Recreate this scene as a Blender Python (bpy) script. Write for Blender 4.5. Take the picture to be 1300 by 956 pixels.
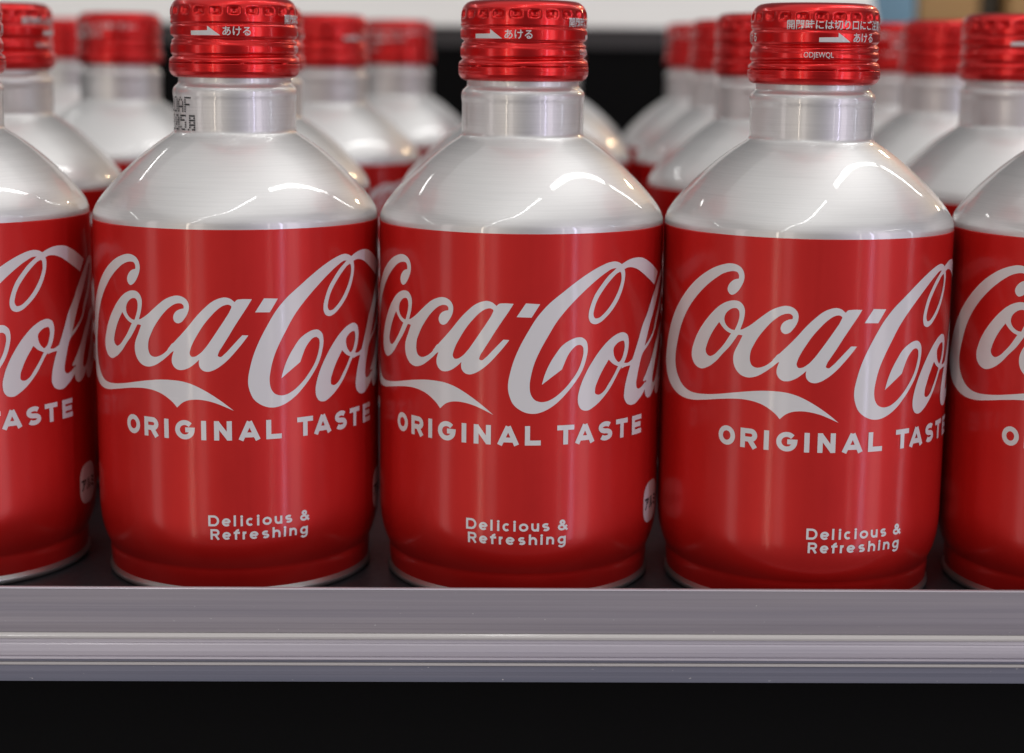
import bpy, bmesh, math, random
from mathutils import Vector, Matrix
from mathutils.geometry import tessellate_polygon

for o in list(bpy.data.objects):
    bpy.data.objects.remove(o)
scene = bpy.context.scene
MM = 0.001

# ---------------------------------------------------------------- camera
PITCH, ROLL = 0.1659, 0.0115
fw = Vector((0, math.cos(PITCH), -math.sin(PITCH)))
rt0 = Vector((1, 0, 0)); up0 = rt0.cross(fw)
rt = rt0 * math.cos(ROLL) + up0 * math.sin(ROLL)
up = -rt0 * math.sin(ROLL) + up0 * math.cos(ROLL)
cam_data = bpy.data.cameras.new('camera')
cam = bpy.data.objects.new('camera', cam_data)
scene.collection.objects.link(cam)
m = Matrix((rt, up, -fw)).transposed().to_4x4()
m.translation = Vector((0, -413.21, 124.387)) * MM
cam.matrix_world = m
cam_data.sensor_width = 36.0
cam_data.lens = 2227.5 / 1300 * 36
cam_data.shift_y = -45 / 1300
cam_data.clip_start = 0.01
cam_data.clip_end = 50
cam_data.dof.use_dof = True
cam_data.dof.focus_distance = 0.388
cam_data.dof.aperture_fstop = 9.8
cam_data.dof.aperture_blades = 0
scene.camera = cam

# ---------------------------------------------------------------- light of the shop
world = bpy.data.worlds.new('World'); scene.world = world
world.use_nodes = True
bg = world.node_tree.nodes['Background']
bg.inputs[0].default_value = (0.95, 0.97, 1.0, 1)
bg.inputs[1].default_value = 0.11

def area(name, loc, rot, sx, sy, radiance, color=(1, 1, 1)):
    l = bpy.data.lights.new(name, 'AREA'); l.shape = 'RECTANGLE'
    l.size, l.size_y = sx, sy
    l.energy = radiance * math.pi * sx * sy
    l.color = color
    o = bpy.data.objects.new(name, l); scene.collection.objects.link(o)
    o.location = loc; o.rotation_euler = rot
    return o
# bright shop ceiling, and two rows of bare tubes that run diagonally over the shelf
area('ceiling_light', (0.1, -0.9, 2.3), (0, 0, 0), 4.8, 4.4, 0.56, (1.0, 0.985, 0.96))
def tube(p, q, w, radiance, color=(1, 0.99, 0.97)):
    p, q = Vector(p), Vector(q); c = (p + q) / 2; d = q - p
    return area('tube_light', c, (0, 0, math.atan2(d.y, d.x)), d.length, w, radiance, color)
H = 1.70
tube((-1.75, -3.05, H), (0.30, -0.30, H), 0.032, 17)
tube((0.46, -0.06, H), (1.35, 1.10, H), 0.060, 19)
tube((1.48, 1.26, H), (2.60, 2.60, H), 0.040, 17)
tube((-4.2, -0.9, H), (-2.9, 0.3, H), 0.06, 17)
tube((-2.35, 0.95, H), (-1.55, 1.85, H), 0.07, 17)
tube((1.2, -3.4, H), (3.2, -0.9, H), 0.045, 17)
def bulb(loc, r, watts, color):
    l = bpy.data.lights.new('spot_bulb', 'POINT'); l.shadow_soft_size = r; l.energy = watts; l.color = color
    o = bpy.data.objects.new('spot_bulb', l); scene.collection.objects.link(o); o.location = loc
bulb((1.10, 1.75, 0.95), 0.028, 7, (1.0, 0.70, 0.40))
bulb((1.55, 1.75, 0.70), 0.028, 7, (1.0, 0.70, 0.40))
# unseen upright lamps added for streaks on labels and necks, some broad, some narrow
def strip_light(az, dist, w, radiance, color, z0=-1.35, z1=1.4):
    a = math.radians(az); x, y = dist * math.sin(a), -dist * math.cos(a)
    return area('streak_light', (x, y, (z0 + z1) / 2), (math.radians(90), 0, a), w, z1 - z0, radiance, color)
strip_light(-31, 3.0, 0.09, 10, (1.0, 0.86, 0.70))
strip_light(-22, 3.2, 0.40, 1.5, (1.0, 0.92, 0.88))
strip_light(43, 3.0, 0.10, 12, (0.74, 0.70, 1.0))
strip_light(53, 3.1, 0.55, 2.0, (1.0, 0.88, 0.92))
strip_light(-62, 3.1, 0.45, 1.8, (1.0, 0.90, 0.88))
strip_light(33, 3.1, 0.06, 5.0, (1.0, 0.90, 0.86))
strip_light(79, 3.1, 0.08, 7, (0.80, 0.85, 1.0))

scene.view_settings.view_transform = 'Standard'
scene.view_settings.look = 'None'
scene.view_settings.exposure = 0.15
scene.view_settings.gamma = 1.0
scene.view_settings.use_curve_mapping = False
scene.render.engine = 'CYCLES'

# ---------------------------------------------------------------- materials
def mat(name, color, rough=0.5, metal=0.0, coat=0.0, coat_rough=0.05, spec=0.5, aniso=0.0):
    mt = bpy.data.materials.new(name); mt.use_nodes = True
    b = mt.node_tree.nodes['Principled BSDF']
    b.inputs['Base Color'].default_value = (*color, 1)
    b.inputs['Roughness'].default_value = rough
    b.inputs['Metallic'].default_value = metal
    b.inputs['Coat Weight'].default_value = coat
    b.inputs['Coat Roughness'].default_value = coat_rough
    b.inputs['Specular IOR Level'].default_value = spec
    b.inputs['Anisotropic'].default_value = aniso
    return mt, mt.node_tree, b
def add(nt, kind, **kw):
    n = nt.nodes.new(kind)
    for k, v in kw.items(): setattr(n, k, v)
    return n
def obj_coords(nt, scale):
    t = add(nt, 'ShaderNodeTexCoord'); mp = add(nt, 'ShaderNodeMapping')
    mp.inputs['Scale'].default_value = scale
    nt.links.new(t.outputs['Object'], mp.inputs['Vector'])
    return mp.outputs['Vector']
def noise(nt, vec, scale, detail=3, rough=0.6):
    n = add(nt, 'ShaderNodeTexNoise')
    n.inputs['Scale'].default_value = scale; n.inputs['Detail'].default_value = detail
    n.inputs['Roughness'].default_value = rough
    nt.links.new(vec, n.inputs['Vector'])
    return n.outputs['Fac']
def ramp(nt, fac, stops):
    r = add(nt, 'ShaderNodeValToRGB')
    e = r.color_ramp.elements
    while len(e) < len(stops): e.new(0.5)
    for el, (p, c) in zip(e, stops):
        el.position = p; el.color = (*c, 1) if len(c) == 3 else c
    nt.links.new(fac, r.inputs['Fac'])
    return r.outputs['Color']
def maprange(nt, fac, a, b):
    n = add(nt, 'ShaderNodeMapRange')
    n.inputs['To Min'].default_value = a; n.inputs['To Max'].default_value = b
    nt.links.new(fac, n.inputs['Value'])
    return n.outputs['Result']
def bump(nt, fac, b, strength, dist, sock='Normal'):
    n = add(nt, 'ShaderNodeBump')
    n.inputs['Strength'].default_value = strength; n.inputs['Distance'].default_value = dist
    nt.links.new(fac, n.inputs['Height']); nt.links.new(n.outputs['Normal'], b.inputs[sock])
def radial_tangent(nt, b):
    t = add(nt, 'ShaderNodeTangent'); t.direction_type = 'RADIAL'; t.axis = 'Z'
    nt.links.new(t.outputs['Tangent'], b.inputs['Tangent'])

M = {}
# lacquered, finely lathe-turned aluminium
M['alu'], nt, b = mat('lacquered_aluminium', (0.72, 0.712, 0.71), 0.45, 0.82, 0.85, 0.03)
ln = noise(nt, obj_coords(nt, (45, 45, 3000)), 1.0, 5, 0.75)
nt.links.new(ramp(nt, ln, [(0.30, (0.67, 0.662, 0.66)), (0.70, (0.76, 0.752, 0.75))]), b.inputs['Base Color'])
nt.links.new(maprange(nt, ln, 0.40, 0.58), b.inputs['Roughness'])
bump(nt, ln, b, 0.11, 0.00012)
# red ink over metal, lacquered
M['red'], nt, b = mat('red_label_ink', (0.58, 0.012, 0.010), 0.42, 0.48, 0.42, 0.16, spec=0.35, aniso=0.75)
radial_tangent(nt, b)
v = obj_coords(nt, (900, 900, 25))
fine = noise(nt, v, 1.0, 3)
nt.links.new(maprange(nt, fine, 0.32, 0.48), b.inputs['Roughness'])
patch = noise(nt, obj_coords(nt, (55, 55, 40)), 1.0, 4)
nt.links.new(ramp(nt, patch, [(0.3, (0.56, 0.0115, 0.0095)), (0.7, (0.63, 0.0155, 0.0125))]), b.inputs['Base Color'])
bump(nt, noise(nt, obj_coords(nt, (110, 110, 14)), 1.0, 3), b, 0.08, 0.0004, 'Coat Normal')
M['white'], nt, b = mat('white_label_ink', (0.74, 0.73, 0.745), 0.42, 0.0, 0.45, 0.12)
M['black_ink'], nt, b = mat('black_printed_ink', (0.02, 0.02, 0.022), 0.6)
M['cap_ink'], nt, b = mat('white_cap_ink', (0.66, 0.64, 0.64), 0.5, 0.0, 0.3, 0.1)
# red lacquered aluminium of the cap
M['cap'], nt, b = mat('red_lacquered_aluminium', (0.66, 0.014, 0.015), 0.32, 0.85, 0.35, 0.10)
s = noise(nt, obj_coords(nt, (80, 80, 5000)), 1.0, 3)
nt.links.new(maprange(nt, s, 0.26, 0.38), b.inputs['Roughness'])
dent = noise(nt, obj_coords(nt, (260, 260, 260)), 1.0, 2)
bump(nt, dent, b, 0.015, 0.0003)
M['rim'], nt, b = mat('bare_aluminium_rim', (0.46, 0.455, 0.45), 0.38, 0.9)
# shelf
M['deck'], nt, b = mat('dark_grey_shelf_deck', (0.022, 0.023, 0.027), 0.45)
d1 = noise(nt, obj_coords(nt, (400, 400, 400)), 1.0, 5)
nt.links.new(maprange(nt, d1, 0.28, 0.5), b.inputs['Roughness'])
def rail_mat(name, lo, hi, rough, coat, warm):
    mt, nt, b = mat(name, lo, rough, 0.0, coat, 0.12)
    lines = noise(nt, obj_coords(nt, (3.0, 900, 900)), 1.0, 5, 0.65)
    broad = noise(nt, obj_coords(nt, (5, 60, 160)), 1.0, 3)
    mx = add(nt, 'ShaderNodeMix', data_type='RGBA'); mx.inputs['Factor'].default_value = 0.45
    nt.links.new(ramp(nt, lines, [(0.30, lo), (0.70, hi)]), mx.inputs['A'])
    nt.links.new(ramp(nt, broad, [(0.35, lo), (0.7, warm)]), mx.inputs['B'])
    # tiny specks of dust and scratches
    dust = noise(nt, obj_coords(nt, (700, 1500, 1500)), 1.0, 2)
    m2 = add(nt, 'ShaderNodeMix', data_type='RGBA'); m2.inputs['B'].default_value = (0.72, 0.70, 0.70, 1)
    nt.links.new(ramp(nt, dust, [(0.735, (0, 0, 0)), (0.79, (1, 1, 1))]), m2.inputs['Factor'])
    nt.links.new(mx.outputs['Result'], m2.inputs['A'])
    nt.links.new(m2.outputs['Result'], b.inputs['Base Color'])
    nt.links.new(maprange(nt, lines, rough - 0.12, rough + 0.15), b.inputs['Roughness'])
    bump(nt, lines, b, 0.25, 0.0003)
    return mt
M['lip'] = rail_mat('smoked_plastic_lip', (0.24, 0.225, 0.265), (0.42, 0.39, 0.43), 0.35, 0.5, (0.40, 0.36, 0.365))
M['rail'] = rail_mat('grey_plastic_rail', (0.42, 0.40, 0.46), (0.68, 0.64, 0.71), 0.32, 0.5, (0.62, 0.58, 0.60))
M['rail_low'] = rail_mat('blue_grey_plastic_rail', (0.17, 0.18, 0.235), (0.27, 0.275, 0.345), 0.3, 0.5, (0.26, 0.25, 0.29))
M['bead'], nt, b = mat('pale_plastic_bead', (0.60, 0.575, 0.56), 0.26, 0.0, 0.5, 0.10)
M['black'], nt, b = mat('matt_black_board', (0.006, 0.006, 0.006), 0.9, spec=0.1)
M['charcoal'], nt, b = mat('charcoal_strip', (0.055, 0.05, 0.05), 0.7)
M['board'], nt, b = mat('off_white_board', (0.86, 0.84, 0.81), 0.6)
nt.links.new(ramp(nt, noise(nt, obj_coords(nt, (6, 6, 6)), 1.0, 3), [(0.3, (0.84, 0.82, 0.79)), (0.7, (0.89, 0.87, 0.84))]), b.inputs['Base Color'])
M['tan'], nt, b = mat('tan_card', (0.62, 0.36, 0.14), 0.6)
M['blue'], nt, b = mat('pale_blue_card', (0.30, 0.52, 0.66), 0.6)
M['olive'], nt, b = mat('dark_olive_card', (0.06, 0.05, 0.03), 0.6)

# ---------------------------------------------------------------- helpers
def mesh_obj(name, verts, faces, material, parent=None, smooth=True):
    me = bpy.data.meshes.new(name)
    me.from_pydata([tuple(c * MM for c in v) for v in verts], [], faces)
    me.materials.append(material)
    if smooth: me.polygons.foreach_set('use_smooth', [True] * len(me.polygons))
    me.update()
    o = bpy.data.objects.new(name, me); scene.collection.objects.link(o)
    if parent: o.parent = parent
    return o
def tag(o, label=None, cat=None, group=None, kind=None):
    if label: o['label'] = label
    if cat: o['category'] = cat
    if group: o['group'] = group
    if kind: o['kind'] = kind
    return o
def lathe(rows, n):
    """rows: list of z -> callable or (r, z); closed round the z axis"""
    verts, faces = [], []
    for (r, z) in rows:
        for i in range(n):
            a = 2 * math.pi * i / n
            verts.append((r * math.sin(a), -r * math.cos(a), z))
    for j in range(len(rows) - 1):
        for i in range(n):
            k = (i + 1) % n
            faces.append((j * n + i, j * n + k, (j + 1) * n + k, (j + 1) * n + i))
    return verts, faces
def fine_profile(pts, step):
    """Catmull-Rom through (r, z) points"""
    out = []
    for i in range(len(pts) - 1):
        p0, p1, p2, p3 = pts[max(i - 1, 0)], pts[i], pts[i + 1], pts[min(i + 2, len(pts) - 1)]
        n = max(1, int(math.dist(p1, p2) / step))
        for s in range(n):
            t = s / n
            out.append(tuple(0.5 * (2 * b_ + (c_ - a_) * t + (2 * a_ - 5 * b_ + 4 * c_ - d_) * t * t + (3 * b_ - a_ - 3 * c_ + d_) * t ** 3)
                             for a_, b_, c_, d_ in zip(p0, p1, p2, p3)))
    out.append(pts[-1])
    return out
def box(name, x0, x1, y0, y1, z0, z1, material, parent=None, bevel=0.0):
    bm = bmesh.new(); bmesh.ops.create_cube(bm, size=1)
    for v_ in bm.verts:
        v_.co = Vector(((x0 + x1) / 2 + v_.co.x * (x1 - x0), (y0 + y1) / 2 + v_.co.y * (y1 - y0), (z0 + z1) / 2 + v_.co.z * (z1 - z0))) * MM
    if bevel: bmesh.ops.bevel(bm, geom=bm.edges[:], offset=bevel * MM, segments=3, affect='EDGES', profile=0.5)
    me = bpy.data.meshes.new(name); bm.to_mesh(me); bm.free(); me.materials.append(material)
    o = bpy.data.objects.new(name, me); scene.collection.objects.link(o)
    if parent: o.parent = parent
    return o

# ---------------------------------------------------------------- shelf, rail and background
shelf = tag(bpy.data.objects.new('shelf', None), 'grey shop shelf with a ridged plastic front rail under the bottles', 'shelf')
scene.collection.objects.link(shelf)
shelf.location = (0, -0.0410, 0); shelf.rotation_euler = (0, 0, 0.0245)
def extrude(name, prof, x0, x1, material, parent):
    n = 24; verts, faces = [], []
    k = len(prof)
    for i in range(n + 1):
        x = x0 + (x1 - x0) * i / n
        verts += [(x, y, z) for y, z in prof]
    for i in range(n):
        for j in range(k):
            l = (j + 1) % k
            faces.append((i * k + j, (i + 1) * k + j, (i + 1) * k + l, i * k + l))
    faces += [tuple(range(k)), tuple(n * k + j for j in reversed(range(k)))]
    o = mesh_obj(name, verts, faces, material, parent, smooth=False)
    return o
XL, XR = -420, 420
box('deck', XL, XR, 3.2, 560, -3.5, 0, M['deck'], shelf)
extrude('front_lip', [(0.0, 6.2), (0.35, 6.55), (1.3, 6.55), (1.6, 6.2), (1.6, -3.6), (0.2, -3.6), (-0.15, -1.2), (-0.05, 2.2)], XL, XR, M['lip'], shelf)
extrude('lip_edge', [(-0.06, 6.36), (0.10, 6.58), (0.36, 6.66), (0.35, 6.57), (0.05, 6.3)], XL, XR, M['rail'], shelf)
extrude('rail_bead', [(-0.55, -4.0), (-0.75, -4.3), (-0.7, -4.7), (-0.4, -4.95), (1.5, -4.95), (1.5, -3.65), (-0.2, -3.65)], XL, XR, M['bead'], shelf)
extrude('rail_face', [(-0.30, -5.0), (-0.55, -5.6), (-0.35, -5.85), (-0.60, -6.2), (-0.75, -7.6), (-0.55, -8.6), (-0.2, -8.95), (1.5, -8.95), (1.5, -5.0)], XL, XR, M['rail'], shelf)
extrude('rail_bead', [(-0.2, -9.0), (-0.62, -9.15), (-0.65, -9.45), (-0.25, -9.65), (1.5, -9.65), (1.5, -9.0)], XL, XR, M['rail'], shelf)
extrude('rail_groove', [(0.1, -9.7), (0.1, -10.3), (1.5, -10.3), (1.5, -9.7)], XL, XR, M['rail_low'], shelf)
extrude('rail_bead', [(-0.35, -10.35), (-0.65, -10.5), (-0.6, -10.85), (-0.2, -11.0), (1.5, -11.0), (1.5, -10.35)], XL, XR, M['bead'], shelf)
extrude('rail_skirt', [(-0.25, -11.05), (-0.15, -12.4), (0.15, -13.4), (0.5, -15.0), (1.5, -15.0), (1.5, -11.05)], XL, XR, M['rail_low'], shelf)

lower = tag(box('under_shelf_shade', -420, 420, -20, -14, -140, -16.2, M['black']), 'matt black sheet added as the shaded gap below the shelf rail', 'panel')  # added near-black sheet, stands for the unlit gap under the shelf
back = tag(box('back_panel', -600, 186, 500, 512, -20, 124.5, M['black']), 'black back panel behind the last row of bottles', 'panel')
strip = tag(box('trim_strip', -600, 186, 498, 512, 124.6, 134.5, M['charcoal']), 'charcoal trim strip along the top of the black back panel', 'trim')
hb = tag(box('header_board', -600, 186, 0, 14, 0, 220, M['board'], bevel=1.5), 'off-white header board, out of focus, above the black back panel', 'board')
hb.location = (0, 0.498, 0.1352); hb.rotation_euler = (math.radians(-48), 0, 0)
box('side_return', 187, 700, 500, 512, -20, 112, M['black'], back)
tag(box('carton', 196, 236, 640, 700, 60, 330, M['blue'], bevel=2), 'blurred pale blue carton beside the end of the white header board', 'carton')
tag(box('carton', 239, 276, 650, 720, 60, 330, M['tan'], bevel=2), 'blurred tan carton just right of the pale blue one', 'carton')
tag(box('carton', 279, 290, 660, 720, 60, 330, M['olive'], bevel=2), 'blurred dark narrow carton between the two tan cartons', 'carton')
tag(box('carton', 293, 390, 650, 720, 60, 330, M['tan'], bevel=2), 'blurred wide tan carton at the top right corner', 'carton')
LOGO = {
 'C1': [
  [(-55.57,55.14),(-54.58,58.61),(-52.94,62),(-50.59,65.46),(-48.03,68.38),(-45.35,71.02),(-42.59,73.37),(-39.74,75.32),(-37.13,76.76),(-34.69,77.68),(-32.94,78.09),(-31.25,77.98),(-30.13,77.46),(-29.42,76.53),(-29.19,75.45),(-29.34,74.45),(-29.84,73.3),(-30.62,72.13),(-31.42,71.44),(-32.26,71.18),(-32.93,71.61),(-33.25,72.38),(-32.99,73.27),(-32.36,74.07),(-31.54,74.63),(-30.5,74.92,1),(-30.53,75.71),(-30.91,76.29),(-31.89,76.45),(-33.16,76.22),(-34.61,75.66),(-36.41,74.55),(-38.62,72.94),(-40.98,70.92),(-43.16,68.76),(-45.34,66.19),(-47.04,63.66),(-48.38,60.89),(-49.29,58.17),(-49.92,55.84),(-50.04,54.09),(-49.55,52.1),(-48.23,50.25),(-46.52,48.83),(-44.4,47.99),(-41.97,47.72),(-38.62,47.96),(-34.39,48.66),(-30.57,49.47),(-27.01,50.14),(-24.28,50.51),(-21.63,50.63),(-19.02,50.49),(-16.74,49.95),(-14.46,48.96),(-12.17,47.64),(-9.83,46.02),(-7.46,44.1,1),(-9.47,45.03),(-11.77,45.92),(-14.05,46.42),(-15.97,46.51),(-17.57,46.26),(-18.84,45.69),(-20.19,44.49,1),(-21.11,45.52),(-22.3,46.43),(-23.83,47.29),(-25.89,47.92),(-28.35,48.16),(-31.26,47.97),(-34.35,47.49),(-38.57,46.68),(-42.41,46.04),(-45.16,45.96),(-48.01,46.31),(-50.64,47.21),(-53.2,48.65),(-55.21,51.09),(-55.88,53.08)],
 ],
 'o1': [
  [(-42.72,58.92),(-41.84,60.83),(-40.46,62.92),(-38.64,65.17),(-36.75,67.15),(-34.8,68.74),(-32.92,69.68),(-31.37,70.01),(-30.12,69.83),(-29.29,69.16),(-28.84,68.09),(-28.88,66.85),(-29.2,65.34),(-29.69,63.93),(-30.14,62.76),(-30.97,61.43),(-32.12,59.81),(-33.94,57.86),(-35.89,55.77),(-37.98,54.3),(-40.25,53.62),(-42,54.21),(-43.1,55.57),(-43.27,57.08)],
  [(-35.19,64.78,1),(-36.59,62.91),(-37.8,60.87),(-38.56,59),(-38.8,58.06),(-38.45,57.2),(-37.55,56.79),(-36.37,57.28),(-34.97,58.57),(-33.72,60),(-32.62,61.63),(-32.02,62.56,1),(-33.1,62.95),(-34.16,63.7)],
  [(-31.44,68.29),(-32.84,67.58),(-33.62,66.63),(-33.85,65.73),(-33.61,64.76),(-32.85,63.92),(-31.83,63.46),(-31.13,63.41,1),(-30.61,64.58),(-30.17,65.99),(-30.08,67.11),(-30.33,67.95),(-30.75,68.28)],
 ],
 'c1': [
  [(-30.44,63.68,1),(-29.49,63.7),(-28.57,64.16),(-27.28,65.01),(-25.78,66.25),(-24.31,67.47),(-22.61,68.69),(-21.17,69.34),(-19.73,69.67),(-18.52,69.48),(-17.54,68.85),(-17.02,67.89),(-16.99,66.91),(-17.3,65.8),(-17.98,64.67),(-18.79,63.77),(-19.62,63.48),(-20.36,63.8),(-20.7,64.64),(-20.54,65.39),(-19.96,66.16),(-19.13,66.62),(-18.18,66.86,1),(-18.2,67.47),(-18.58,67.87),(-19.42,67.97),(-20.38,67.68),(-21.57,66.92),(-22.99,65.6),(-24.43,63.89),(-25.63,62.19),(-26.48,60.63),(-27.09,59.27),(-27.29,58.09),(-27.25,56.94),(-26.8,55.99),(-25.82,55.55),(-24.14,55.96),(-22.52,57.08),(-20.73,59.09),(-19.34,59.21,1),(-18.94,57.09,1),(-20.72,57.21),(-22.15,56.06),(-23.77,54.77),(-25.75,53.6),(-27.64,53.18),(-29.26,53.57),(-30.58,54.75),(-31.19,56.19),(-31.24,57.68),(-29.93,60.79),(-29.17,62.41,1),(-30.13,62.47),(-31.2,61.66,1)],
 ],
 'a1': [
  [(-22.19,57.34),(-20.72,59.09),(-19.06,60.83),(-17.22,62.89),(-15.39,65.14),(-13.56,67.05),(-11.71,68.6),(-10.24,69.28),(-8.96,69.5),(-7.86,69.18),(-6.95,68.46,1),(-6.43,68.96),(-5.65,69.08),(-3.24,69.05,1),(-4.02,67.74),(-5.49,65.48),(-7.15,62.88),(-8.58,60.48),(-9.8,58.51),(-10.6,57.08),(-10.72,56.42),(-10.24,56.21),(-9.3,56.87),(-7.84,58.41),(-6.36,60.04),(-5.41,61.05,1),(-4.09,60.99,1),(-5.22,59.48),(-6.91,57.42),(-8.59,55.56),(-10.26,54.13),(-11.73,53.23),(-13,52.87),(-14.08,53.12),(-14.74,53.8),(-14.96,54.89),(-14.85,55.55,1),(-15.84,54.63),(-17.3,53.58),(-18.78,53.06),(-19.86,53.1),(-20.74,53.7),(-21.21,54.66),(-21.21,55.65),(-20.66,57.34,1)],
  [(-7.68,67.56),(-7.97,66.58),(-8.98,64.84),(-10.4,62.65),(-12.01,60.23),(-13.43,58.23),(-14.86,56.76),(-15.9,56.17),(-16.65,56.18),(-16.99,56.78),(-16.85,57.66),(-16.33,59),(-15.23,61.01),(-13.83,63.23),(-12.21,65.23),(-10.57,66.89),(-9.32,67.7),(-8.24,67.88)],
 ],
 'hy': [
  [(-0.59,69.17,1),(2.5,68.99,1),(0.66,66.01,1),(-2.57,66.12,1)],
 ],
 'C2': [
  [(-4.27,51.11),(-3.83,53.67),(-2.92,56.86),(-1.71,59.73),(-0.04,62.9),(2.1,66.36),(4.59,69.16),(7.44,71.45),(10.72,73.86),(14.16,75.91),(17.1,77.17),(19.06,77.69),(20.71,77.74),(22.24,77.22),(23.4,76.28,1),(22.96,75.67,1),(21.7,76.18,1),(19.91,76.21),(17.92,75.39),(14.94,73.51),(11.8,70.98),(8.81,68.11),(6.25,65.03),(4.38,61.92),(2.68,58.78),(1.46,55.94),(0.72,53.08),(0.44,50.54),(0.77,48.76),(1.57,47.64),(2.85,47.14),(4.28,47.27),(5.87,48.03),(7.81,49.55),(9.77,51.7),(11.44,54.16),(12.26,56.34),(12.58,58.24),(12.38,59.21),(11.85,59.62),(10.99,59.6),(9.98,58.86),(9,57.63),(8.2,55.92),(7.56,54.35,1),(5.48,52.83),(3.11,51.03,1),(3.71,53.19),(4.79,55.71),(6.04,57.74),(7.64,59.75),(9.27,60.8),(10.95,61.35),(12.16,61.29),(13.24,60.43),(13.63,58.81),(13.32,56.6),(12.31,53.78),(10.46,51.02),(8.49,48.72),(6.22,46.58),(3.99,45.2),(1.77,44.53),(0.2,44.61),(-1.69,45.39),(-3.12,46.65),(-3.92,48.39),(-4.26,49.97)],
 ],
 'loop': [
  [(23.16,76.61,1),(23.68,74.82),(23.58,73.55),(23,71.52),(21.81,69.22),(20.16,67.12),(18.17,65.36),(16.64,64.36),(15.34,64.07),(14.23,64.52),(13.74,65.51),(13.72,66.62),(14.22,68.49),(15.19,70.65),(16.83,72.77),(18.73,74.7),(20.55,75.95),(21.81,76.81,1)],
  [(22.16,75.32),(22.56,73.95),(22.08,72.07),(20.93,69.93),(19.32,67.83),(17.56,66.21),(16.24,65.41),(15.31,65.41),(14.92,66.07),(15.08,67.49),(15.95,69.65),(17.62,71.92),(19.56,73.86),(21.42,75.15)],
 ],
 'arm': [
  [(21.78,76.66,1),(23.54,77.43),(25.55,77.97),(27.7,78.12),(29.68,77.92),(31.85,77.23),(34.71,75.96),(39.11,73.72,1),(36.58,71.01,1),(33.61,72.56),(30.56,74.19),(28.21,75.39),(26.06,76.04),(24.32,76.1),(23.2,75.79),(22.13,75.69,1)],
 ],
 'o2': [
  [(11.39,47.43),(11.86,49.97),(12.87,52.46),(14.61,55.38),(16.79,58.1),(19.11,60.14),(21.6,61.36),(23.4,61.57),(24.86,60.86),(25.41,59.34),(25.22,57.42),(24.55,55.55),(23.64,54.19),(22.52,53.02),(21.45,51.52),(19.81,49.27),(17.83,47.21),(15.57,45.49),(13.74,44.68),(12.31,45.05),(11.59,46.13)],
  [(19.22,55.79,1),(17.68,53.68),(16.38,51.38),(15.67,49.35),(15.76,48.38),(16.65,48.04),(17.8,48.51),(19.37,50.29),(20.99,52.38),(22.04,53.95,1),(20.5,54.7)],
  [(22.77,59.63),(23.7,59.6),(24.06,58.52),(23.78,56.93),(22.91,55.25),(22.33,54.89),(21.33,55.58),(20.65,56.94),(20.62,58.23),(21.45,59.12)],
 ],
 'link': [
  [(23.49,54.68,1),(25.02,54.39),(26.86,55,1),(26.29,53.69,1),(24.68,53.65),(23.13,53.34,1)],
 ],
 'l': [
  [(26.21,44.57),(24.94,45.26),(24.21,46.54),(24.29,48.4),(24.86,50.64),(25.94,53.27),(27.43,56.09),(29.01,59.12),(30.72,62.39),(32.73,64.73),(35.12,67.86),(37.92,70.52),(40.77,72.76),(43.1,73.9),(45.64,73.81),(47.6,73.02),(46.79,70.69),(44.54,68.12),(42.51,65.54),(39.43,62.48),(38.03,60.61),(35.55,58.62),(32.99,57),(30.98,55.78),(29.66,53.17),(28.9,50.94),(28.52,49.12),(28.84,48.13),(29.58,47.81),(30.77,48.03),(32.52,48.91,1),(33.38,48.05,1),(32.19,46.95),(29.84,45.36),(27.93,44.51)],
  [(31.91,57.4,1),(33.16,59.92),(34.23,61.89),(37.59,66.23),(40.47,69.75),(43.19,72.24),(44.33,72.21),(43.63,70),(40.87,66.21),(37.89,62.7),(37.13,60.98),(34.52,58.77)],
 ],
}

# ---------------------------------------------------------------- bottle shapes (millimetres)
R_LABEL = 33.36
body_rows = fine_profile([(13.0, 118.0), (13.05, 116.2), (13.1, 115.5), (13.5, 115.0), (14.05, 114.5), (14.36, 113.7), (14.38, 112.6), (14.22, 111.6), (14.2, 106.4), (14.15, 105.2), (14.3, 104.3),
                          (15.1, 103.55), (17.2, 102.2), (20.3, 99.95), (23.4, 97.35), (26.2, 94.75), (28.7, 92.2), (30.8, 89.75), (32.35, 87.6), (33.05, 86.1), (33.27, 85.3), (33.3, 84.3), (33.3, 83.6)], 0.35)
label_rows = fine_profile([(33.3, 84.35), (33.34, 84.3), (R_LABEL, 84.1), (R_LABEL, 70), (R_LABEL, 50), (R_LABEL, 32), (R_LABEL, 26), (R_LABEL, 20.5), (33.33, 17.4), (33.2, 15.0), (32.9, 12.6), (32.42, 10.5), (31.9, 9.0), (31.42, 7.9), (31.14, 7.3),
                           (31.0, 6.95), (31.03, 6.3), (31.04, 5.5), (30.92, 3.8), (30.75, 2.2), (30.7, 1.9)], 0.5)
rim_rows = fine_profile([(30.7, 2.4), (30.95, 2.0), (31.25, 1.5), (31.3, 0.9), (31.0, 0.35), (30.2, 0.02), (29.0, 0.3), (27.5, 1.6)], 0.2)
def label_r(z):
    for (ra, za), (rb, zb) in zip(label_rows, label_rows[1:]):
        if zb <= z <= za: return ra + (rb - ra) * (za - z) / max(za - zb, 1e-6)
    return R_LABEL

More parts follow.
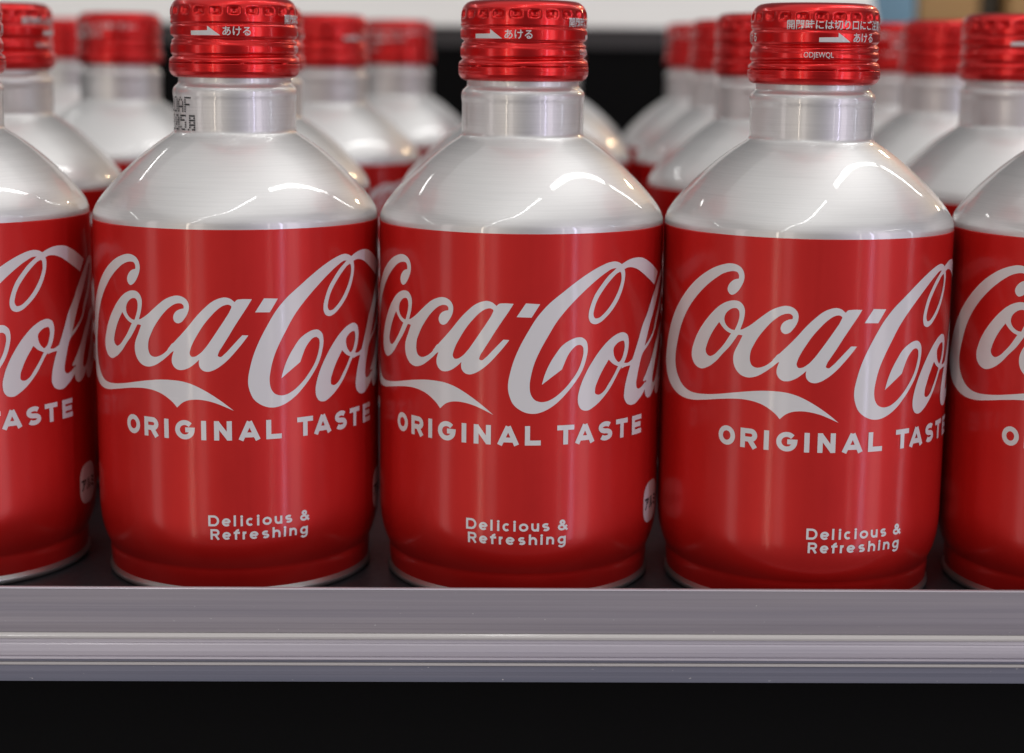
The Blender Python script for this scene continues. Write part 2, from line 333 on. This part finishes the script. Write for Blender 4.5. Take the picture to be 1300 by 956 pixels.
CAP = [(135.0, 11.2), (134.85, 12.3), (134.5, 13.1), (133.9, 13.8), (133.2, 14.25), (132.4, 14.5), (131.0, 14.62), (130.0, 14.55),
       (129.0, 14.62), (128.2, 14.66), (127.0, 14.66), (126.0, 14.62), (124.5, 14.62), (123.0, 14.66), (122.0, 14.62), (121.3, 14.85), (120.6, 15.02), (120.2, 15.05),
       (119.7, 15.1), (118.9, 15.12), (118.1, 15.0), (117.4, 14.6), (116.95, 14.1), (116.75, 13.5)]
CAP = CAP[::-1]
def cap_base(z):
    if z <= CAP[0][0]: return CAP[0][1]
    for (za, ra), (zb, rb) in zip(CAP, CAP[1:]):
        if za <= z <= zb: return ra + (rb - ra) * (z - za) / (zb - za)
    return CAP[-1][1]
def gauss(x, s): return math.exp(-(x / s) ** 2)
def cap_r(a, z):
    """outer radius of the screw cap at angle a: rolled thread grooves, knurl dimples and the tear slit"""
    r = cap_base(z)
    ph = (a / (2 * math.pi)) % 1.0
    for z0, amp, dep, w, p0 in ((128.8, 0.12, 0.44, 0.30, 0.1), (125.6, 0.30, 0.80, 0.45, 0.55), (124.5, 0.30, 0.30, 0.40, 0.3), (121.8, 0.25, 0.74, 0.42, 0.8)):
        zz = z0 + amp * math.sin(2 * math.pi * (ph + p0))
        r -= dep * (0.82 + 0.18 * math.sin(2 * math.pi * (2 * ph + p0))) * gauss(z - zz, w)
    t = (ph * 22) % 1.0 - 0.5
    r -= 0.85 * math.exp(-((t / 0.27) ** 4)) * math.exp(-(((z - 131.85) / 0.78) ** 4))
    r += 0.10 * math.exp(-(((abs(t) - 0.38) / 0.08) ** 2)) * gauss(z - 131.85, 0.8)
    sl = (ph * 8) % 1.0
    if not (0.0 < sl < 0.09): r -= 0.75 * math.exp(-(((z - 120.12) / 0.14) ** 4))
    r -= 0.05 * gauss(z - 119.4, 0.12) + 0.05 * gauss(z - 118.7, 0.12)
    return r
def cap_mesh(n):
    zs = []
    z = 116.75
    while z < 135.0:
        zs.append(z); z += 0.07 if 119.7 < z < 120.5 else 0.17
    zs.append(135.0)
    verts, faces = [], []
    def ring(fr, z):
        for i in range(n):
            a = 2 * math.pi * i / n; r = fr(a); verts.append((r * math.sin(a), -r * math.cos(a), z))
    ring(lambda a: 12.9, 116.8)
    for z in zs: ring(lambda a, z=z: cap_r(a, z), z)
    for r, z in ((10.6, 135.05), (9.8, 134.95), (9.2, 134.75), (5.0, 134.7)): ring(lambda a, r=r: r, z)
    k = len(verts) // n
    for j in range(k - 1):
        for i in range(n):
            l = (i + 1) % n
            faces.append((j * n + i, j * n + l, (j + 1) * n + l, (j + 1) * n + i))
    faces.append(tuple((k - 1) * n + i for i in range(n)))
    return verts, faces

# ---------------------------------------------------------------- flat print laid on the round surface
def smooth_contour(pts, n=5):
    pts = [tuple(p) + (0,) * (3 - len(p)) for p in pts]; N = len(pts); out = []
    for i in range(N):
        p0, p1, p2, p3 = [Vector(pts[(i + j) % N][:2]) for j in (-1, 0, 1, 2)]
        c1, c2 = pts[i][2], pts[(i + 1) % N][2]
        d1, d2, d3 = (p1 - p0).length + 1e-6, (p2 - p1).length + 1e-6, (p3 - p2).length + 1e-6
        m1 = ((p1 - p0) / d1 * d2 + (p2 - p1) / d2 * d1) / (d1 + d2) * d2
        m2 = ((p2 - p1) / d2 * d3 + (p3 - p2) / d3 * d2) / (d2 + d3) * d2
        if c1: m1 = p2 - p1
        if c2: m2 = p2 - p1
        for s in range(n):
            t = s / n
            out.append((2 * t ** 3 - 3 * t * t + 1) * p1 + (t ** 3 - 2 * t * t + t) * m1 + (-2 * t ** 3 + 3 * t * t) * p2 + (t ** 3 - t * t) * m2)
    return out
def flat_from_contours(conts):
    if conts[0] == 'strip': return [Vector((p[0], p[1], 0)) for p in conts[1]], conts[2]
    lists = [[Vector((p[0], p[1], 0)) for p in c] for c in conts]
    flat = [p for c in lists for p in c]
    return flat, tessellate_polygon(lists)
def wrap(pieces, rfun, radius, off, du, dv=None, layer=0.004):
    """pieces: list of (points, triangles) in (u, v) mm -> verts, faces on the surface of revolution"""
    V, F = [], []
    for li, (pts, tris) in enumerate(pieces):
        bm = bmesh.new()
        vs = [bm.verts.new((p[0], p[1], 0)) for p in pts]
        for t in tris:
            if len({*t}) == 3:
                try: bm.faces.new([vs[i] for i in t])
                except ValueError: pass
        us = [p[0] for p in pts]; ws = [p[1] for p in pts]
        def cuts(lo, hi, step, co, no):
            k = math.ceil(lo / step)
            while k * step < hi:
                bmesh.ops.bisect_plane(bm, geom=bm.verts[:] + bm.edges[:] + bm.faces[:], dist=1e-5, plane_co=Vector(co) * (k * step), plane_no=no)
                k += 1
        cuts(min(us), max(us), du, (1, 0, 0), (1, 0, 0))
        if dv: cuts(min(ws), max(ws), dv, (0, 1, 0), (0, 1, 0))
        bm.verts.index_update(); b0 = len(V)
        for v_ in bm.verts:
            a = v_.co.x / radius; r = rfun(a, v_.co.y) + off + layer * li
            V.append((r * math.sin(a), -r * math.cos(a), v_.co.y))
        for f in bm.faces:
            ids = [b0 + v_.index for v_ in f.verts]
            A, B_, C_ = (Vector(V[i]) for i in ids[:3])
            nrm = (B_ - A).cross(C_ - A)
            if nrm.x * A.x + nrm.y * A.y < 0: ids.reverse()
            F.append(tuple(ids))
        bm.free()
    return V, F
def text_piece(body, size, u, v, anchor='LEFT', width=None, bold=0.0):
    cu = bpy.data.curves.new('tmp', 'FONT'); cu.body = body; cu.size = size; cu.align_x = anchor; cu.offset = bold
    cu.fill_mode = 'FRONT'; cu.resolution_u = 3
    o = bpy.data.objects.new('tmp', cu); scene.collection.objects.link(o)
    dg = bpy.context.evaluated_depsgraph_get(); me = bpy.data.meshes.new_from_object(o.evaluated_get(dg))
    me.calc_loop_triangles()
    P = [v_.co.copy() for v_ in me.vertices]; T = [tuple(t.vertices) for t in me.loop_triangles]
    bpy.data.objects.remove(o); bpy.data.curves.remove(cu); bpy.data.meshes.remove(me)
    k = 1.0
    if width and P:
        k = width / (max(p.x for p in P) - min(p.x for p in P))
    return [Vector((u + p.x * k, v + p.y, 0)) for p in P], T

def stroke(pts, w, closed=False):
    """a pen stroke of width w with square ends -> contours"""
    P = [Vector(p) for p in pts]; n = len(P); L, Rr = [], []
    for i in range(n):
        if closed: a, c = P[i - 1], P[(i + 1) % n]
        else: a, c = P[max(i - 1, 0)], P[min(i + 1, n - 1)]
        t1 = (P[i] - a); t2 = (c - P[i])
        t1 = t1.normalized() if t1.length > 1e-6 else t2.normalized()
        t2 = t2.normalized() if t2.length > 1e-6 else t1
        t = (t1 + t2).normalized(); nn = Vector((-t.y, t.x)); k = 1 / max(0.5, nn.dot(Vector((-t1.y, t1.x))))
        L.append(P[i] + nn * w / 2 * k); Rr.append(P[i] - nn * w / 2 * k)
    m_ = n if closed else n - 1
    return 'strip', [p for q in zip(L, Rr) for p in q], [tri for i in range(m_) for j in [(i + 1) % n] for tri in ((2 * i, 2 * i + 1, 2 * j + 1), (2 * i, 2 * j + 1, 2 * j))]
def arc(cx, cy, rx, ry, a0, a1, n=18):
    return [(cx + rx * math.cos(math.radians(a0 + (a1 - a0) * i / n)), cy + ry * math.sin(math.radians(a0 + (a1 - a0) * i / n))) for i in range(n + 1)]
def glyph(ch, u0, u1, z0, z1, w, xh=None):
    """strokes of one geometric sans letter between u0..u1, baseline z0, top z1 (xh = x-height)"""
    h = w / 2; l, r, bt, tp = u0 + h, u1 - h, z0 + h, z1 - h
    cx, cz, rx, rz = (u0 + u1) / 2, (z0 + z1) / 2, (u1 - u0) / 2 - h, (z1 - z0) / 2 - h
    if xh:
        xt = z0 + xh - h; xz, xr = (bt + xt) / 2, (xt - bt) / 2
    S = lambda *p: ('o', p)
    out = []
    def line(*p): out.append(stroke(p, w))
    def ring(c, z, a, b_): out.append(stroke(arc(c, z, a, b_, 0, 345, 23), w, True))
    def spine(z_lo, z_hi):
        mz = (z_lo + z_hi) / 2; q = (z_hi - z_lo) / 4
        p = arc(cx, mz + q, rx, q, 35, 270, 16) + arc(cx, mz - q, rx, q, 90, -145, 16)[1:]
        out.append(stroke(p, w))
    if ch == 'O': ring(cx, cz, rx, rz)
    elif ch == 'I': line((cx, z0), (cx, z1))
    elif ch == 'L': line((l, z1), (l, z0)); line((u0, bt), (u1, bt))
    elif ch == 'T': line((u0, tp), (u1, tp)); line((cx, z1), (cx, z0))
    elif ch == 'E':
        line((l, z1), (l, z0)); line((u0, tp), (u1, tp)); line((u0, cz), (u1 - w * .3, cz)); line((u0, bt), (u1, bt))
    elif ch == 'N':
        line((l, z0), (l, z1)); line((r, z0), (r, z1)); line((l, z1 - h * .6), (r, z0 + h * .6))
    elif ch == 'A':
        line((l - h * .3, z0), (cx, z1 - h * .3)); line((r + h * .3, z0), (cx, z1 - h * .3)); line((u0 + (u1 - u0) * .24, z0 + (z1 - z0) * .27), (u0 + (u1 - u0) * .76, z0 + (z1 - z0) * .27))
    elif ch == 'G':
        line(*(arc(cx, cz, rx, rz, 42, 360, 24) + [(cx + h * .2, cz)]))
    elif ch == 'S': spine(bt, tp)
    elif ch == 'R':
        line((l, z0), (l, z1)); q = (tp - (cz - h * .4)) / 2
        line(*([(l, tp)] + arc(r - q, tp - q, q, q, 90, -90, 12) + [(l, tp - 2 * q)])); line((cx, cz), (r + h * .2, z0))
    elif ch == 'D':
        line((l, z0), (l, z1)); line(*([(l, tp)] + arc(cx, cz, rx, rz, 90, -90, 16) + [(l, bt)]))
    elif ch == 'o': ring(cx, xz, rx, xr)
    elif ch == 'c': line(*arc(cx, xz, rx, xr, 48, 312, 20))
    elif ch == 'e':
        line((l, xz), (r, xz)); line(*arc(cx, xz, rx, xr, 0, 318, 22))
    elif ch == 'l': line((cx, z0), (cx, z1))
    elif ch == 'i':
        line((cx, z0), (cx, z0 + xh)); d = w * .62
        out.append([arc(cx, z1 - d, d, d, 0, 330, 11)])
    elif ch == 'u':
        line(*([(l, z0 + xh)] + arc(cx, bt + rx, rx, rx, 180, 360, 12) + [(r, z0 + xh)])); line((r, z0), (r, z0 + xh))
    elif ch in 'nh':
        line((l, z0), (l, z1 if ch == 'h' else z0 + xh)); line(*([(l, xt - rx)] + arc(cx, xt - rx, rx, rx, 180, 0, 12)[1:] + [(r, z0)]))
    elif ch == 'r':
        line((l, z0), (l, z0 + xh)); line(*arc(r, xt - (r - l), r - l, r - l, 180, 85, 8))
    elif ch == 'f':
        m_ = l + (r - l) * .3; line(*([(m_, z0)] + arc(m_ + (r - m_), tp - (r - m_), r - m_, r - m_, 180, 85, 8))); line((u0, xt), (u1, xt))
    elif ch == 's': spine(bt, xt)
    elif ch == 'g':
        ring(cx, xz, rx, xr); d = z0 - (z1 - z0) * .25
        line(*([(r, z0 + xh)] + arc(cx, d + rx * .9, rx, rx * .9, 0, -150, 14)))
    elif ch == '&':
        line(*(([(r + h * .6, bt - h * .5)] + [(cx - rx * .55, tp - rz * .45)] + arc(cx - rx * .12, tp - rz * .42, rx * .48, rz * .42, 175, -40, 14)
               + [(cx - rx * .3, cz - rz * .02)] + arc(cx - rx * .2, bt + rz * .52, rx * .8, rz * .52, 140, 300, 12) + [(r + h * .2, cz - rz * .05)])))
    return out
def glyph_pieces(letters, z0, z1, w, xh=None):
    return [flat_from_contours(g) for ch, a, b_ in letters for g in glyph(ch, a, b_, z0, z1, w, xh)]

script = []
shapes = dict(LOGO)
shapes['a2'] = [[(p[0] + 53.75, p[1] - 8.08) + tuple(p[2:]) for p in c] for c in LOGO['a1']]
for k in shapes: script.append(flat_from_contours([smooth_contour(c) for c in shapes[k]]))
lab = lambda a, z: label_r(z)
U1 = [-34.4, -28.9, -23.5, -20.75, -14.7, -11.85, -6.4, -0.45, 6.7, 11.0, 16.8, 21.75, 27.2]
U2 = [-30.2, -25.0, -22.35, -16.2, -13.6, -7.95, -1.85, 3.05, 10.65, 15.6, 20.65, 25.6, 31.0]
tagline = list(zip('ORIGINALTASTE', U1, U2))
l1 = [-13.49, -11.06, -10.46, -8.5, -7.85, -7.38, -6.32, -5.88, -5.15, -3.4, -2.7, -2.26, -1.52, 0.56, 1.2, 2.96, 3.66, 5.3, 7.2, 9.5]
l2 = [-13.05, -11.03, -10.4, -8.5, -7.92, -6.53, -5.95, -4.9, -4.4, -2.44, -1.65, -0.05, 0.7, 2.55, 3.32, 3.78, 4.6, 6.4, 7.2, 9.1]
slogan = glyph_pieces(list(zip('Delicious&', l1[::2], l1[1::2])), 17.62, 20.15, 0.50, 1.88) + glyph_pieces(list(zip('Refreshing', l2[::2], l2[1::2])), 14.5, 16.98, 0.50, 1.85)
SCRIPT = wrap(script, lab, 33, 0.05, 1.1, None)
TAGLINE = wrap(glyph_pieces(tagline, 37.35, 41.75, 1.12), lab, 33, 0.05, 1.1)
SLOGAN = wrap(slogan, lab, 33, 0.06, 1.1, 0.4)
# pale recycling mark: rounded plate with dark strokes
rr = lambda u0, u1, z0, z1, r: arc(u1 - r, z1 - r, r, r, 0, 90, 6) + arc(u0 + r, z1 - r, r, r, 90, 180, 6) + arc(u0 + r, z0 + r, r, r, 180, 270, 6) + arc(u1 - r, z0 + r, r, r, 270, 360, 6)
PLATE = wrap([flat_from_contours([rr(33.4, 42.6, 14.6, 24.6, 3.6)])], lab, 33, 0.05, 1.1, 0.5)
MARK = wrap([text_piece('アルミ', 3.3, 38.0, 18.2, 'CENTER', 7.6, 0.12)], lab, 33, 0.10, 1.1, 0.5)

# print on the cap: arrow and opening words, then the long notice with a second arrow
def arrow(a0):
    return flat_from_contours([[(a0, 126.3), (a0, 127.3), (a0 + 4.3, 127.4), (a0 + 4.3, 128.4), (a0 + 7.3, 126.3)]])
ARROWS = [wrap([arrow(a)], cap_r, 14.6, 0.09, 0.5, 0.2) for a in (0, 30.9)]
CAPTEXT = wrap([text_piece('あける', 2.3, 7.6, 126.45, 'LEFT', 6.3, 0.03), text_piece('開閉時には切り口にご注意ください', 2.25, 23.4, 129.25, 'LEFT', 34.0, 0.03),
                text_piece('あける', 2.3, 38.7, 126.45, 'LEFT', 6.3, 0.03), text_piece('ODJEWQL', 1.7, 27.6, 122.9, 'LEFT', 6.6)], cap_r, 14.6, 0.09, 0.5, 0.2)
DOTS = {'L': ['10000'] * 6 + ['11111'], 'O': ['01110'] + ['10001'] * 5 + ['01110'], 'A': ['00100', '01010', '10001', '10001', '11111', '10001', '10001'],
        'F': ['11111', '10000', '10000', '11110', '10000', '10000', '10000'], '8': ['01110', '10001', '10001', '01110', '10001', '10001', '01110'], '0': ['01110', '10001', '10011', '10101', '11001', '10001', '01110'],
        '5': ['11111', '10000', '11110', '00001', '00001', '10001', '01110'], '月': ['01111', '01001', '01111', '01001', '01111', '01001', '10011']}
def dots(word, u, z, pitch, du_):
    out = []
    for n_, ch in enumerate(word):
        for row, bits in enumerate(DOTS[ch]):
            for col, bit in enumerate(bits):
                if bit == '1': out.append(flat_from_contours([arc(u + n_ * du_ + col * pitch * 0.9, z - row * pitch, pitch * .46, pitch * .46, 0, 315, 7)]))
    return out
DATE = wrap(dots('LOAF', -19.4, 112.2, 0.52, 2.85) + dots('805月', -18.6, 108.1, 0.52, 2.95), lambda a, z: 14.24, 14.2, 0.07, 0.6, None, 0.0)

# ---------------------------------------------------------------- the bottles
ROOT = None
def build_bottle():
    root = bpy.data.objects.new('aluminium_bottle', None); scene.collection.objects.link(root)
    root.empty_display_size = 0.02
    body = mesh_obj('body', *lathe(body_rows[::-1], 128), M['alu'], root)
    sleeve = mesh_obj('label_sleeve', *lathe(label_rows[::-1], 128), M['red'], root)
    mesh_obj('script_lettering', *SCRIPT, M['white'], sleeve)
    mesh_obj('tagline_lettering', *TAGLINE, M['white'], sleeve)
    mesh_obj('slogan_lettering', *SLOGAN, M['white'], sleeve)
    mesh_obj('recycling_plate', *PLATE, M['white'], sleeve)
    mesh_obj('recycling_lettering', *MARK, M['black_ink'], sleeve)
    mesh_obj('base_rim', *lathe(rim_rows[::-1], 128), M['rim'], root)
    cap = mesh_obj('screw_cap', *cap_mesh(288), M['cap'], root)
    for A_ in ARROWS: mesh_obj('arrow_mark', *A_, M['cap_ink'], cap)
    mesh_obj('cap_lettering', *CAPTEXT, M['cap_ink'], cap)
    return root
def copy_bottle(src):
    r = src.copy(); scene.collection.objects.link(r)
    for ch in src.children:
        c = ch.copy(); scene.collection.objects.link(c); c.parent = r
        for g in ch.children:
            d = g.copy(); scene.collection.objects.link(d); d.parent = c
    return r
def part(root, name):
    return next(c for c in root.children if c.name.split('.')[0] == name)
# (x mm, y mm, label angle deg, cap angle deg, label, group)
FRONT = 'front row of red bottles'; REAR = 'blurred bottles in the rows behind'
SPOTS = [
    (1.913, 0.0, 2.82, -48.0, 'sharp red and silver bottle at the middle of the front row', FRONT),
    (-65.49, 1.448, 19.7, -32.0, 'front-row red bottle with a black date code on its neck', FRONT),
    (68.77, -3.89, 18.0, -127.0, 'front-row red bottle whose cap carries a long line of Japanese writing', FRONT),
    (-135.15, 3.45, 16.9, 60.0, 'front-row red bottle cut by the left edge of the photo', FRONT),
    (136.4, -4.89, 9.5, 140.0, 'front-row red bottle cut by the right edge, its cap out of view', FRONT),
    (-144.7, 86.0, 8.0, -52.0, 'blurred bottle at the left edge with a white arrow on its cap', REAR),
    (-200.6, 381.0, 40.0, 100.0, 'farthest blurred bottle at left, a sliver of cap between two nearer caps', REAR),
    (-140.2, 217.3, -20.0, 170.0, 'blurred bottle whose whole cap shows just left of the date-coded bottle', REAR),
    (-74.5, 88.0, 60.0, 80.0, 'blurred bottle hidden directly behind the date-coded bottle', REAR),
    (-66.6, 212.6, 10.0, 30.0, 'blurred bottle whose cap shows just right of the date-coded bottle', REAR),
    (-48.7, 320.0, -35.0, 200.0, 'most blurred bottle left of the middle bottle, beside the black gap', REAR),
    (13.0, 320.0, 70.0, 10.0, 'blurred bottle behind the middle bottle, only its right shoulder showing', REAR),
    (76.5, 320.0, 20.0, 120.0, 'farthest blurred bottle right of the black gap', REAR),
    (73.5, 112.0, -15.0, 0.0, 'blurred bottle peeking out left of the cap with Japanese writing', REAR),
    (138.4, 80.0, 30.0, -20.0, 'large blurred bottle at the upper right edge', REAR),
    (144.6, 185.3, -50.0, 60.0, 'blurred bottle whose cap shows just left of the large one at upper right', REAR),
    (1.4, 88.0, -60.0, 40.0, 'blurred bottle directly behind the middle bottle, its left shoulder showing', REAR),
    (8.6, 222.0, 25.0, 300.0, 'blurred bottle two places behind the middle bottle', REAR),
    (77.0, 222.0, 45.0, 75.0, 'blurred bottle two places behind the bottle with Japanese writing on its cap', REAR),
    (142.9, 254.0, 15.0, 220.0, 'blurred bottle touching the right side of the cap with Japanese writing', REAR),
]
proto = build_bottle()
bottles = [proto] + [copy_bottle(proto) for _ in SPOTS[1:]]
for o, (x, y, la, ca, label, group) in zip(bottles, SPOTS):
    tag(o, label, 'bottle', group)
    o.location = (x * MM, y * MM, 0)
    part(o, 'label_sleeve').rotation_euler.z = math.radians(la)
    part(o, 'screw_cap').rotation_euler.z = math.radians(ca)
    part(o, 'body').rotation_euler.z = math.radians((la * 7) % 360)
code = mesh_obj('date_code', *DATE, M['black_ink'], part(bottles[1], 'body'), smooth=False)
part(bottles[1], 'body').rotation_euler.z = 0.0
